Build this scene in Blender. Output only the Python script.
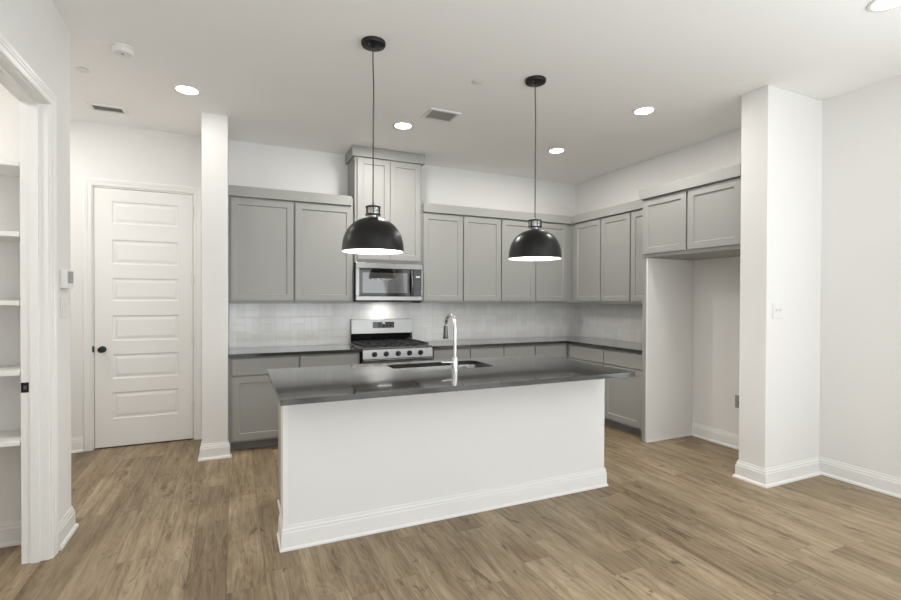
import bpy, bmesh, math, random
from mathutils import Vector, Matrix
PI = math.pi
rnd = random.Random(7)
for o in list(bpy.data.objects):
    bpy.data.objects.remove(o, do_unlink=True)
scene = bpy.context.scene
COL = scene.collection

# ------------------------------------------------------------------ camera
F_PX, CY, YAW, PITCH, ROLL, CAM_H = 477.556, 303.352, 24.291, 0.492, 0.186, 1.4185
cam_d = bpy.data.cameras.new('camera')
cam = bpy.data.objects.new('camera', cam_d); COL.objects.link(cam)
cam_d.sensor_fit = 'HORIZONTAL'; cam_d.sensor_width = 36.0
cam_d.lens = F_PX / 901 * 36.0
cam_d.shift_y = (CY - 300) / 901
yw, pi_, ro = math.radians(YAW), math.radians(PITCH), math.radians(ROLL)
fw = Vector((math.sin(yw)*math.cos(pi_), math.cos(yw)*math.cos(pi_), -math.sin(pi_)))
rt = Vector((math.cos(yw), -math.sin(yw), 0)); up = rt.cross(fw)
r2 = rt*math.cos(ro) + up*math.sin(ro); u2 = up*math.cos(ro) - rt*math.sin(ro)
M = Matrix((r2, u2, -fw)).transposed().to_4x4()
M.translation = (0, 0, CAM_H)
cam.matrix_world = M
cam_d.clip_start = 0.05
scene.camera = cam

# ------------------------------------------------------------------ world, daylight, exposure
scene.view_settings.view_transform = 'Standard'
scene.view_settings.look = 'None'
scene.view_settings.gamma = 1.0
scene.view_settings.use_curve_mapping = False
scene.view_settings.exposure = 0.0
world = bpy.data.worlds.new('sky'); scene.world = world
world.use_nodes = True
bg = world.node_tree.nodes['Background']
bg.inputs[0].default_value = (0.86, 0.93, 1.0, 1); bg.inputs[1].default_value = 1.0
try:
    scene.cycles.max_bounces = 10
    scene.cycles.diffuse_bounces = 7
    scene.cycles.sample_clamp_indirect = 6.0
    scene.cycles.use_denoising = True
except Exception:
    pass

def area_light(name, loc, rot, sx, sy, power, color=(1, 1, 1), spread=PI):
    d = bpy.data.lights.new(name, 'AREA'); d.shape = 'RECTANGLE'
    d.size, d.size_y, d.energy, d.color, d.spread = sx, sy, power, color, spread
    o = bpy.data.objects.new(name, d); COL.objects.link(o)
    o.location = loc; o.rotation_euler = rot
    return o
# daylight entering by tall unseen windows of the rear wall (behind the camera): skylight comes in level, a second lamp is added, tilted up to brighten the ceiling
POW = dict(sun=5.04, sky=8.74, ground=17.55, side_sky=18.00, side_ground=27.06, can1=3.00, can2=24.00, can3=14.00, can4=11.00, can5=3.20, hall=15.96, pantry=21.00, pend=10.24, cook=0.32)
REAR_Y = -3.4
WINDOWS = [(-0.70, 0.70), (0.95, 2.45), (2.70, 4.10)]  # rear windows, unseen, added to let daylight in
DAY = (0.93, 0.975, 1.0)
if POW['sun']:      # sun added through the unseen rear windows, bounced up by the added pale carpet
    sd = bpy.data.lights.new('sun', 'SUN'); sd.energy = POW['sun']; sd.angle = math.radians(0.6); sd.color = (0.98, 0.99, 1.0)
    so_ = bpy.data.objects.new('sun', sd); COL.objects.link(so_); so_.location = (1.5, -8, 6)
    so_.rotation_euler = Vector((0.06, math.cos(math.radians(40)), -math.sin(math.radians(40)))).to_track_quat('-Z', 'Y').to_euler()
for wx0, wx1 in WINDOWS:
    if POW['sky']: area_light('window_daylight', ((wx0+wx1)/2, REAR_Y-0.02, 1.45), (math.radians(84), 0, 0), wx1-wx0-0.1, 2.1, POW['sky']*(wx1-wx0)/1.4, DAY)
    if POW['ground']: area_light('window_ground_light', ((wx0+wx1)/2, REAR_Y-0.025, 1.45), (math.radians(128), 0, 0), wx1-wx0-0.1, 2.1, POW['ground']*(wx1-wx0)/1.4, DAY, math.radians(130))  # upward lamp added to brighten the ceiling
SIDE_WINDOWS = [(-2.9, -1.3), (-0.95, 0.65)]     # unseen, added in the right wall to even out the light
for wy0, wy1 in SIDE_WINDOWS:
    if POW['side_sky']: area_light('side_window_daylight', (4.377+0.02, (wy0+wy1)/2, 1.45), (math.radians(84), 0, math.radians(90)), wy1-wy0-0.1, 2.1, POW['side_sky'], DAY)  # fill lamp added at the unseen side windows
    if POW['side_ground']: area_light('side_window_ground_light', (4.377+0.025, (wy0+wy1)/2, 1.45), (math.radians(128), 0, math.radians(90)), wy1-wy0-0.1, 2.1, POW['side_ground'], DAY, math.radians(130))  # upward lamp added at the side windows, for the ceiling

# ------------------------------------------------------------------ mesh helpers
def V(bm, x, y, z): return bm.verts.new((x, y, z))
def add_box(bm, x0, x1, y0, y1, z0, z1):
    vs = [V(bm, x, y, z) for z in (z0, z1) for x, y in ((x0, y0), (x1, y0), (x1, y1), (x0, y1))]
    for f in ((3, 2, 1, 0), (4, 5, 6, 7), (0, 1, 5, 4), (1, 2, 6, 5), (2, 3, 7, 6), (3, 0, 4, 7)):
        bm.faces.new([vs[i] for i in f])
    return vs
def box(*a, bevel=0.0):
    bm = bmesh.new(); add_box(bm, *a)
    if bevel: bevel_all(bm, bevel)
    return bm
def bevel_all(bm, w, seg=2):
    bmesh.ops.bevel(bm, geom=list(bm.edges), offset=w, segments=seg, affect='EDGES', profile=0.5, clamp_overlap=True)
def add_lathe(bm, prof, n=32, cap_top=False, cap_bot=False, mat=None):
    """prof: list of (radius, z) revolved about z"""
    rings = []
    for r, z in prof:
        rings.append([V(bm, r*math.cos(2*PI*k/n), r*math.sin(2*PI*k/n), z) for k in range(n)])
    new = [v for r in rings for v in r]
    for a, b in zip(rings, rings[1:]):
        for k in range(n):
            bm.faces.new((a[k], a[(k+1) % n], b[(k+1) % n], b[k]))
    if cap_bot: bm.faces.new(list(reversed(rings[0])))
    if cap_top: bm.faces.new(rings[-1])
    if mat is not None: bmesh.ops.transform(bm, matrix=mat, verts=new)
    return new
def lathe(prof, n=32, **k):
    bm = bmesh.new(); add_lathe(bm, prof, n, **k); return bm
def add_tube(bm, pts, r, n=12, caps=True):
    """round bar along a polyline; r a number or one per point"""
    pts = [Vector(p) for p in pts]
    rs = r if isinstance(r, (list, tuple)) else [r]*len(pts)
    rings = []; prev = None
    for i, p in enumerate(pts):
        t = (pts[min(i+1, len(pts)-1)] - pts[max(i-1, 0)]).normalized()
        if prev is None:
            a = t.orthogonal().normalized()
        else:
            a = (prev - t*prev.dot(t)).normalized()
        prev = a; b = t.cross(a)
        rings.append([bm.verts.new(p + (a*math.cos(2*PI*k/n) + b*math.sin(2*PI*k/n))*rs[i]) for k in range(n)])
    for a, b in zip(rings, rings[1:]):
        for k in range(n):
            bm.faces.new((a[k], a[(k+1) % n], b[(k+1) % n], b[k]))
    if caps:
        bm.faces.new(list(reversed(rings[0]))); bm.faces.new(rings[-1])
def tube(*a, **k):
    bm = bmesh.new(); add_tube(bm, *a, **k); return bm
def add_sweep(bm, path, prof, closed=False):
    """mitred moulding along a 2-D path (x,y); prof is a closed list of (offset to the RIGHT of travel, z)"""
    P = [Vector((p[0], p[1])) for p in path]; n = len(P); rings = []
    def nrm(a, b):
        d = (b - a).normalized(); return Vector((d.y, -d.x))
    for i in range(n):
        if closed:
            n1 = nrm(P[i-1], P[i]); n2 = nrm(P[i], P[(i+1) % n])
        else:
            n1 = nrm(P[max(i-1, 0)], P[max(i-1, 0)+1]); n2 = nrm(P[min(i, n-2)], P[min(i, n-2)+1])
        m = n1 + n2; m = m / max(m.length_squared/2, 1e-6) if m.length > 1e-6 else n1
        # m scaled so that m.n1 = 1
        m = (n1+n2); m = m/(m.dot(n1))
        rings.append([V(bm, P[i].x + m.x*o, P[i].y + m.y*o, z) for o, z in prof])
    k = len(prof)
    pairs = list(zip(rings, rings[1:])) + ([(rings[-1], rings[0])] if closed else [])
    for a, b in pairs:
        for j in range(k):
            bm.faces.new((a[j], b[j], b[(j+1) % k], a[(j+1) % k]))
    if not closed:
        bm.faces.new(list(reversed(rings[0]))); bm.faces.new(rings[-1])
def sweep(*a, **k):
    bm = bmesh.new(); add_sweep(bm, *a, **k); return bm
def paneled_slab(w, h, t, panels, profile):
    """slab w x t x h, front face looks to -Y at y=0; panels (x0,x1,z0,z1) stacked in one column sunk by profile [(inset, depth)]"""
    bm = bmesh.new()
    if panels:
        xs = [0, panels[0][0], panels[0][1], w]
    else:
        xs = [0, w]
    zs = sorted(set([0, h] + [p[2] for p in panels] + [p[3] for p in panels]))
    grid = [[V(bm, x, 0, z) for x in xs] for z in zs]
    isp = {(p[2], p[3]) for p in panels}
    for i in range(len(zs)-1):
        for j in range(len(xs)-1):
            c = (grid[i][j], grid[i][j+1], grid[i+1][j+1], grid[i+1][j])
            if j == 1 and (zs[i], zs[i+1]) in isp:
                x0, x1, z0, z1 = xs[1], xs[2], zs[i], zs[i+1]
                loop = list(c)
                for ins, dep in profile:
                    nl = [V(bm, x0+ins, dep, z0+ins), V(bm, x1-ins, dep, z0+ins), V(bm, x1-ins, dep, z1-ins), V(bm, x0+ins, dep, z1-ins)]
                    for q in range(4):
                        bm.faces.new((loop[q], loop[(q+1) % 4], nl[(q+1) % 4], nl[q]))
                    loop = nl
                bm.faces.new(loop)
            else:
                bm.faces.new(c)
    # sides and back
    bk = [V(bm, 0, t, 0), V(bm, w, t, 0), V(bm, w, t, h), V(bm, 0, t, h)]
    bm.faces.new(list(reversed(bk)))
    bot = grid[0]; top = grid[-1]; lf = [r[0] for r in grid]; rg = [r[-1] for r in grid]
    bm.faces.new(list(reversed(bot)) + [bk[0], bk[1]])
    bm.faces.new(top + [bk[2], bk[3]])
    bm.faces.new(lf + [bk[3], bk[0]])
    bm.faces.new(list(reversed(rg)) + [bk[1], bk[2]])
    bmesh.ops.recalc_face_normals(bm, faces=list(bm.faces))
    return bm
def moved(bm, loc=(0, 0, 0), rotz=0.0):
    bmesh.ops.transform(bm, matrix=Matrix.Translation(loc) @ Matrix.Rotation(rotz, 4, 'Z'), verts=list(bm.verts)); return bm

def obj(name, bm, m, parent=None, smooth=False, loc=None):
    bmesh.ops.recalc_face_normals(bm, faces=list(bm.faces))
    me = bpy.data.meshes.new(name); bm.to_mesh(me); bm.free()
    me.materials.append(m)
    if smooth:
        for p in me.polygons: p.use_smooth = True
        try: me.set_sharp_from_angle(angle=math.radians(38))
        except Exception: pass
    o = bpy.data.objects.new(name, me); COL.objects.link(o)
    if parent: o.parent = parent
    if loc: o.location = loc
    return o
def tag(o, label, cat, group=None):
    o['label'] = label; o['category'] = cat
    if group: o['group'] = group
    return o
def thing(name, label, cat, loc=(0, 0, 0), rotz=0.0, group=None):
    o = bpy.data.objects.new(name, None); COL.objects.link(o)
    o.location = loc; o.rotation_euler = (0, 0, rotz); o.empty_display_size = 0.1
    return tag(o, label, cat, group)
def struct(name, bm, m, parent=None, smooth=False):
    o = obj(name, bm, m, parent, smooth)
    if parent is None: o['kind'] = 'structure'
    return o
def struct_empty(name, loc=(0, 0, 0)):
    o = bpy.data.objects.new(name, None); COL.objects.link(o); o.location = loc
    o['kind'] = 'structure'; return o
def dup(root, loc, label, rotz=None):
    r = root.copy(); COL.objects.link(r); r.location = loc; r['label'] = label
    if rotz is not None: r.rotation_euler = (0, 0, rotz)
    for ch in list(root.children):
        c = ch.copy(); COL.objects.link(c); c.parent = r
        for g in ch.children:
            d = g.copy(); COL.objects.link(d); d.parent = c
    return r

# ------------------------------------------------------------------ materials
def mat(name, color, rough=0.5, metal=0.0, spec=0.5, emit=None, estr=0.0, noise=0.0, nscale=40.0, bump=0.0, bscale=200.0, coat=0.0):
    m = bpy.data.materials.new(name); m.use_nodes = True
    nt = m.node_tree; b = nt.nodes['Principled BSDF']
    b.inputs['Base Color'].default_value = (*color, 1); b.inputs['Roughness'].default_value = rough
    b.inputs['Metallic'].default_value = metal; b.inputs['Specular IOR Level'].default_value = spec
    if coat: b.inputs['Coat Weight'].default_value = coat
    if emit:
        b.inputs['Emission Color'].default_value = (*emit, 1); b.inputs['Emission Strength'].default_value = estr
    geo = nt.nodes.new('ShaderNodeNewGeometry')
    if noise:
        n = nt.nodes.new('ShaderNodeTexNoise'); n.inputs['Scale'].default_value = nscale; n.inputs['Detail'].default_value = 4
        nt.links.new(geo.outputs['Position'], n.inputs['Vector'])
        mx = nt.nodes.new('ShaderNodeMix'); mx.data_type = 'RGBA'
        mx.inputs[6].default_value = (*[c*(1-noise) for c in color], 1)
        mx.inputs[7].default_value = (*[min(1, c*(1+noise)) for c in color], 1)
        nt.links.new(n.outputs['Fac'], mx.inputs[0]); nt.links.new(mx.outputs[2], b.inputs['Base Color'])
    if bump:
        n = nt.nodes.new('ShaderNodeTexNoise'); n.inputs['Scale'].default_value = bscale; n.inputs['Detail'].default_value = 3
        nt.links.new(geo.outputs['Position'], n.inputs['Vector'])
        bp = nt.nodes.new('ShaderNodeBump'); bp.inputs['Strength'].default_value = bump; bp.inputs['Distance'].default_value = 0.002
        nt.links.new(n.outputs['Fac'], bp.inputs['Height']); nt.links.new(bp.outputs['Normal'], b.inputs['Normal'])
    return m
M_wall = mat('wall_paint', (0.79, 0.783, 0.77), 0.75, spec=0.25, noise=0.008, nscale=3, bump=0.10, bscale=120)
M_ceil = mat('ceiling_paint', (0.905, 0.90, 0.89), 0.85, spec=0.2, noise=0.008, nscale=3, bump=0.12, bscale=140)
M_trim = mat('trim_paint', (0.83, 0.825, 0.81), 0.38, spec=0.4, noise=0.006, nscale=5)
M_cab = mat('grey_cabinet_paint', (0.335, 0.335, 0.320), 0.42, spec=0.4, noise=0.01, nscale=6)
M_toe = mat('grey_toe_paint', (0.25, 0.25, 0.25), 0.5, spec=0.3, noise=0.02)
M_quartz = mat('dark_grey_quartz', (0.034, 0.033, 0.030), 0.07, spec=0.55, noise=0.10, nscale=160, coat=0.55)
M_steel = mat('brushed_stainless', (0.245, 0.241, 0.230), 0.24, metal=1.0, noise=0.03, nscale=90)
M_steel_d = mat('dark_stainless', (0.13, 0.13, 0.125), 0.25, metal=1.0, noise=0.03, nscale=90)
M_chrome = mat('chrome', (0.80, 0.80, 0.79), 0.07, metal=1.0, noise=0.005)
M_black = mat('matte_black_metal', (0.008, 0.008, 0.008), 0.38, spec=0.4, noise=0.05)
M_shade = mat('satin_black_enamel', (0.007, 0.0068, 0.0064), 0.33, spec=0.32, noise=0.05)
M_shade_in = mat('white_enamel', (0.85, 0.84, 0.82), 0.5, noise=0.01)
M_gloss_black = mat('black_glass', (0.008, 0.008, 0.008), 0.03, spec=0.5, noise=0.03)
M_oven_glass = mat('oven_window_glass', (0.055, 0.055, 0.053), 0.03, spec=1.0, noise=0.02)
M_iron = mat('cast_iron', (0.02, 0.02, 0.02), 0.55, noise=0.2, nscale=200, bump=0.2)
M_white_pl = mat('white_plastic', (0.78, 0.77, 0.75), 0.35, noise=0.005)
M_grey_pl = mat('grey_plastic', (0.30, 0.30, 0.29), 0.3, noise=0.02)
M_vent_in = mat('duct_shadow_grey', (0.11, 0.11, 0.11), 0.7, noise=0.02)
M_louver = mat('louver_grey_white', (0.55, 0.54, 0.53), 0.45, noise=0.01)
M_cord = mat('dark_grey_cord', (0.05, 0.05, 0.048), 0.6, noise=0.05)
M_capm = mat('polished_nickel', (0.38, 0.38, 0.37), 0.10, metal=1.0, noise=0.01)
M_disp = mat('display_glow', (0.3, 0.32, 0.33), 0.3, emit=(0.7, 0.8, 0.85), estr=0.5, noise=0.01)
M_key = mat('key_print_grey', (0.06, 0.06, 0.06), 0.3, noise=0.02)
M_lamp = mat('led_diffuser', (0.9, 0.9, 0.9), 0.5, emit=(1.0, 0.97, 0.92), estr=14.0, noise=0.005)
M_bulb = mat('bulb_glass', (0.9, 0.9, 0.9), 0.4, emit=(1.0, 0.96, 0.90), estr=25.0, noise=0.005)
M_glass = mat('window_pane', (0.9, 0.95, 0.95), 0.03, noise=0.005)
M_glass.node_tree.nodes['Principled BSDF'].inputs['Transmission Weight'].default_value = 1.0
M_glass.node_tree.nodes['Principled BSDF'].inputs['IOR'].default_value = 1.02
M_dark_gap = mat('dark_rubber', (0.02, 0.018, 0.016), 0.7, noise=0.05)  # dark tone standing in for shade in the door gap

class NG:
    def __init__(s, m):
        s.nt = m.node_tree; s.b = s.nt.nodes['Principled BSDF']
    def n(s, t, **k):
        x = s.nt.nodes.new(t)
        for a, v in k.items(): setattr(x, a, v)
        return x
    def math(s, op, a, b=None, c=None):
        x = s.n('ShaderNodeMath', operation=op)
        for i, v in enumerate((a, b, c)):
            if v is None: continue
            if isinstance(v, (int, float)): x.inputs[i].default_value = v
            else: s.nt.links.new(v, x.inputs[i])
        return x.outputs[0]
    def mix(s, f, a, b, typ='RGBA', blend='MIX'):
        x = s.n('ShaderNodeMix', data_type=typ)
        if typ == 'RGBA': x.blend_type = blend
        ia, ib, o = (6, 7, 2) if typ == 'RGBA' else (2, 3, 0)
        for i, v in ((0, f), (ia, a), (ib, b)):
            if isinstance(v, (int, float)): x.inputs[i].default_value = v
            elif isinstance(v, tuple): x.inputs[i].default_value = (*v, 1)
            else: s.nt.links.new(v, x.inputs[i])
        return x.outputs[o]
    def comb(s, x, y, z=0.0):
        c = s.n('ShaderNodeCombineXYZ')
        for i, v in enumerate((x, y, z)):
            if isinstance(v, (int, float)): c.inputs[i].default_value = v
            else: s.nt.links.new(v, c.inputs[i])
        return c.outputs[0]
    def white(s, vec):
        w = s.n('ShaderNodeTexWhiteNoise', noise_dimensions='3D'); s.nt.links.new(vec, w.inputs['Vector']); return w.outputs['Value']
    def noise(s, vec, scale, detail=4, rough=0.5, dist=0.0):
        w = s.n('ShaderNodeTexNoise'); s.nt.links.new(vec, w.inputs['Vector'])
        w.inputs['Scale'].default_value = scale; w.inputs['Detail'].default_value = detail
        w.inputs['Roughness'].default_value = rough; w.inputs['Distortion'].default_value = dist
        return w.outputs['Fac']
    def ramp(s, f, stops):
        r = s.n('ShaderNodeValToRGB'); cr = r.color_ramp
        while len(cr.elements) > 1: cr.elements.remove(cr.elements[-1])
        for i, (p, c) in enumerate(stops):
            e = cr.elements[0] if i == 0 else cr.elements.new(p)
            e.position = p; e.color = (*c, 1)
        s.nt.links.new(f, r.inputs[0]); return r.outputs[0]
    def pos(s):
        g = s.n('ShaderNodeNewGeometry'); sp = s.n('ShaderNodeSeparateXYZ')
        s.nt.links.new(g.outputs['Position'], sp.inputs[0]); return sp.outputs
    def link(s, a, name): s.nt.links.new(a, s.b.inputs[name])
    def bump(s, h, strength, dist):
        bp = s.n('ShaderNodeBump'); bp.inputs['Strength'].default_value = strength; bp.inputs['Distance'].default_value = dist
        s.nt.links.new(h, bp.inputs['Height']); s.nt.links.new(bp.outputs['Normal'], s.b.inputs['Normal'])

# oak-look planks running along Y
M_floor = bpy.data.materials.new('oak_plank_floor'); M_floor.use_nodes = True
g = NG(M_floor); px, py, pz = g.pos()
PW, PL = 0.182, 1.22
u = g.math('DIVIDE', g.math('ADD', px, 10.05), PW); colid = g.math('FLOOR', u); fu = g.math('FRACT', u)
off = g.math('MULTIPLY', g.white(g.comb(colid, 3.0)), 1.0)
v = g.math('ADD', g.math('DIVIDE', g.math('ADD', py, 20.0), PL), off); rowid = g.math('FLOOR', v); fv = g.math('FRACT', v)
rid = g.white(g.comb(colid, rowid, 1.0)); rid2 = g.white(g.comb(colid, rowid, 7.0))
gx = g.math('ADD', px, g.math('MULTIPLY', rid, 13.0)); gy = g.math('ADD', py, g.math('MULTIPLY', rid2, 29.0))
grain = g.noise(g.comb(g.math('MULTIPLY', gx, 26.0), g.math('MULTIPLY', gy, 1.6), 0.0), 1.0, 6, 0.60, 0.7)
fine = g.noise(g.comb(g.math('MULTIPLY', gx, 130.0), g.math('MULTIPLY', gy, 5.0), 2.0), 1.0, 3, 0.6)
cloud = g.noise(g.comb(g.math('MULTIPLY', gx, 5.0), g.math('MULTIPLY', gy, 1.3), 5.0), 1.0, 3, 0.5, 0.6)
knot = g.noise(g.comb(g.math('MULTIPLY', gx, 15.0), g.math('MULTIPLY', gy, 4.2), 9.0), 1.0, 4, 0.65, 1.0)
streak = g.noise(g.comb(g.math('MULTIPLY', gx, 60.0), g.math('MULTIPLY', gy, 2.6), 4.0), 1.0, 4, 0.62, 0.5)
ring = g.noise(g.comb(g.math('MULTIPLY', gx, 7.0), g.math('MULTIPLY', gy, 1.1), 6.0), 1.0, 2, 0.5, 0.4)
rings = g.math('ABSOLUTE', g.math('SUBTRACT', g.math('FRACT', g.math('MULTIPLY', ring, 16.0)), 0.5))   # cathedral grain
mixed = g.math('ADD', g.math('MULTIPLY', grain, 0.52), g.math('ADD', g.math('MULTIPLY', cloud, 0.36), g.math('MULTIPLY', rings, 0.11)))
base = g.ramp(mixed, [(0.30, (0.125, 0.085, 0.048)), (0.41, (0.235, 0.174, 0.106)), (0.52, (0.330, 0.257, 0.168)), (0.68, (0.450, 0.366, 0.256))])
tone = g.ramp(rid, [(0.0, (0.78, 0.76, 0.74)), (0.5, (0.98, 0.97, 0.95)), (1.0, (1.14, 1.14, 1.14))])
c1 = g.mix(1.0, base, tone, blend='MULTIPLY')
c2 = g.mix(g.math('MULTIPLY', g.math('SUBTRACT', 1.0, g.math('GREATER_THAN', fine, 0.43)), 0.26), c1, (0.105, 0.072, 0.042))
sf = g.math('MINIMUM', g.math('MULTIPLY', g.math('MAXIMUM', g.math('SUBTRACT', streak, 0.62), 0.0), 6.0), 0.6)
c2 = g.mix(sf, c2, (0.085, 0.055, 0.030))
kf = g.math('MULTIPLY', g.math('MAXIMUM', g.math('SUBTRACT', knot, 0.590), 0.0), 6.5)
c3 = g.mix(g.math('MINIMUM', kf, 0.75), c2, (0.075, 0.047, 0.027))
eu = g.math('MINIMUM', fu, g.math('SUBTRACT', 1.0, fu)); ev = g.math('MINIMUM', fv, g.math('SUBTRACT', 1.0, fv))
edge = g.math('MAXIMUM', g.math('LESS_THAN', eu, 0.007), g.math('LESS_THAN', ev, 0.0008))
c4 = g.mix(g.math('MULTIPLY', edge, 0.45), c3, (0.05, 0.033, 0.02))
g.link(c4, 'Base Color'); g.link(g.math('ADD', 0.40, g.math('MULTIPLY', grain, 0.16)), 'Roughness')
g.b.inputs['Specular IOR Level'].default_value = 0.35
g.bump(g.math('SUBTRACT', g.math('MULTIPLY', grain, 0.3), edge), 0.25, 0.0015)

# glossy white 3x6 tiles laid in a basket weave
def tile_mat(name, axis):
    m = bpy.data.materials.new(name); m.use_nodes = True
    g = NG(m); p = g.pos(); S = 0.1505
    uu = g.math('DIVIDE', g.math('ADD', p[axis], 10*S + (0.0575 if axis == 0 else 0.0)), S)
    vv = g.math('DIVIDE', g.math('SUBTRACT', p[2], 0.920 - 3*S + 0.0), S)
    iu, iv = g.math('FLOOR', uu), g.math('FLOOR', vv); fu, fv = g.math('FRACT', uu), g.math('FRACT', vv)
    par = g.math('MODULO', g.math('ADD', iu, iv), 2.0); inv = g.math('SUBTRACT', 1.0, par)
    a = g.math('ADD', g.math('MULTIPLY', par, fu), g.math('MULTIPLY', inv, fv))
    b = g.math('ADD', g.math('MULTIPLY', par, fv), g.math('MULTIPLY', inv, fu))
    a2 = g.math('MULTIPLY', a, 2.0); ia = g.math('FLOOR', a2); fa = g.math('FRACT', a2)
    ea = g.math('MULTIPLY', g.math('MINIMUM', fa, g.math('SUBTRACT', 1.0, fa)), 0.5)
    eb = g.math('MINIMUM', b, g.math('SUBTRACT', 1.0, b))
    e = g.math('MINIMUM', ea, eb)
    grout = g.math('LESS_THAN', e, 0.0075)
    r = g.white(g.comb(iu, iv, ia)); r_b = g.white(g.comb(iu, iv, g.math('ADD', ia, 5.0)))
    tc = g.ramp(r, [(0.0, (0.80, 0.795, 0.78)), (0.5, (0.84, 0.835, 0.82)), (1.0, (0.88, 0.875, 0.86))])
    g.link(g.mix(grout, tc, (0.62, 0.61, 0.59)), 'Base Color')
    g.link(g.math('ADD', 0.10, g.math('MULTIPLY', grout, 0.6)), 'Roughness')
    hgt = g.math('MINIMUM', e, 0.03)
    # every tile sits at its own slight tilt, as hand-set glossy tile does
    tilt = g.math('ADD', g.math('MULTIPLY', fa, g.math('SUBTRACT', r, 0.5)), g.math('MULTIPLY', b, g.math('SUBTRACT', r_b, 0.5)))
    g.bump(g.math('ADD', g.math('MULTIPLY', hgt, 6.0), g.math('MULTIPLY', tilt, 0.4)), 0.5, 0.004)
    g.b.inputs['Specular IOR Level'].default_value = 0.5
    return m
M_tile_x = tile_mat('white_basket_weave_tile_back', 0)
M_tile_y = tile_mat('white_basket_weave_tile_side', 1)

# ------------------------------------------------------------------ room shell
R, B, H, L = 4.377, 5.424, 3.05, -0.917
LY = 3.622                  # end of the left wall
P0, P1, PY = -0.266, -0.058, 4.7085   # stub wall between hall and kitchen
QX, QY, QY2 = 3.677, 2.3174, 2.528    # stub wall in front of the fridge bay
T = 0.12
DX0, DX1, DZ = -1.196, -0.385, 2.452  # hall door slab
M_carpet = mat('pale_carpet', (0.66, 0.65, 0.63), 0.95, spec=0.1, noise=0.06, nscale=60, bump=0.3)  # pale so that it throws sunlight up; added out of view
struct('floor', box(-2.6, R+T, -0.40, B+0.4, -0.1, 0.0), M_floor)
struct('floor_living_room', box(-2.6, R+T, REAR_Y-T, -0.4005, -0.1, 0.0), M_carpet)  # unseen carpet added behind the camera to bounce light onto the ceiling
struct('ceiling', box(-2.6, R+T, REAR_Y-0.02, B+0.4, H, H+0.1), M_ceil)
bm = bmesh.new()
JX0, JX1, JZ = DX0-0.022, DX1+0.022, DZ+0.022
add_box(bm, -2.5, JX0, B, B+T, 0, H); add_box(bm, JX1, R, B, B+T, 0, H); add_box(bm, JX0, JX1, B, B+T, JZ, H)
struct('wall_back', bm, M_wall)
bm = bmesh.new(); ys = [REAR_Y-T] + [y for w in SIDE_WINDOWS for y in w] + [B+T]
for i in range(0, len(ys), 2): add_box(bm, R, R+T, ys[i], ys[i+1], 0, H)
for a, b in SIDE_WINDOWS:
    add_box(bm, R, R+T, a, b, 0, 0.3); add_box(bm, R, R+T, a, b, 2.6, H)
struct('wall_right', bm, M_wall)
for i, (a, b) in enumerate(SIDE_WINDOWS):
    bm = bmesh.new(); w = 0.05; x0, x1 = R+0.03, R+0.08
    add_box(bm, x0, x1, a, a+w, 0.3, 2.6); add_box(bm, x0, x1, b-w, b, 0.3, 2.6)
    add_box(bm, x0, x1, a+w, b-w, 0.3, 0.35); add_box(bm, x0, x1, a+w, b-w, 2.55, 2.6); add_box(bm, x0, x1, a+w, b-w, 1.53, 1.57)
    struct('window_%d' % (i+4), bm, M_trim)  # frames of the added, unseen side windows
OY0, OY1, OZ = 1.95, 3.260, 2.476     # pantry opening in the left wall
LT = L - 0.118
bm = bmesh.new()
add_box(bm, LT, L, OY1, LY, 0, H); add_box(bm, LT, L, OY0, OY1, OZ, H); add_box(bm, LT, L, REAR_Y, OY0, 0, H)
struct('wall_left', bm, M_wall)
struct('wall_hall_stub', box(P0, P1, PY, B, 0, H, bevel=0.004), M_wall)
struct('wall_fridge_stub', box(QX, R, QY, QY2, 0, H, bevel=0.004), M_wall)
struct('wall_pantry_end', box(-2.5, LT, 3.535, LY, 0, H), M_wall)
struct('wall_pantry_side', box(-2.5, -2.4, 1.2, 3.535, 0, H), M_wall)
struct('wall_pantry_front', box(-2.4, LT, 1.1, 1.2, 0, H), M_wall)
struct('wall_hall', box(-2.5, -2.4, LY, B, 0, H), M_wall)
struct('wall_behind_door', box(-2.5, R, B+0.36, B+0.4, 0, H), M_wall)  # unseen wall added to stop light leaking in under the door
bm = bmesh.new(); xs = [-2.5] + [x for w in WINDOWS for x in w] + [R]
for i in range(0, len(xs), 2): add_box(bm, xs[i], xs[i+1], REAR_Y-T, REAR_Y, 0, H)
for a, b in WINDOWS:
    add_box(bm, a, b, REAR_Y-T, REAR_Y, 0, 0.3); add_box(bm, a, b, REAR_Y-T, REAR_Y, 2.6, H)
struct('wall_rear', bm, M_wall)
for i, (a, b) in enumerate(WINDOWS):
    bm = bmesh.new(); w = 0.05; y0, y1 = REAR_Y-0.08, REAR_Y-0.03
    add_box(bm, a, a+w, y0, y1, 0.3, 2.6); add_box(bm, b-w, b, y0, y1, 0.3, 2.6)
    add_box(bm, a+w, b-w, y0, y1, 0.3, 0.35); add_box(bm, a+w, b-w, y0, y1, 2.55, 2.6); add_box(bm, a+w, b-w, y0, y1, 1.53, 1.57)
    wn = struct('window_%d' % (i+1), bm, M_trim)

# baseboards with a shoe moulding
BB = [(0.0, 0.0), (0.030, 0.0), (0.029, 0.012), (0.022, 0.020), (0.016, 0.022), (0.016, 0.098), (0.0125, 0.102), (0.0125, 0.116), (0.008, 0.120), (0.006, 0.137), (0.0, 0.137)]
def baseboard(name, path, prof=BB):
    return struct(name, sweep(path, prof), M_trim, smooth=False)
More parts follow.
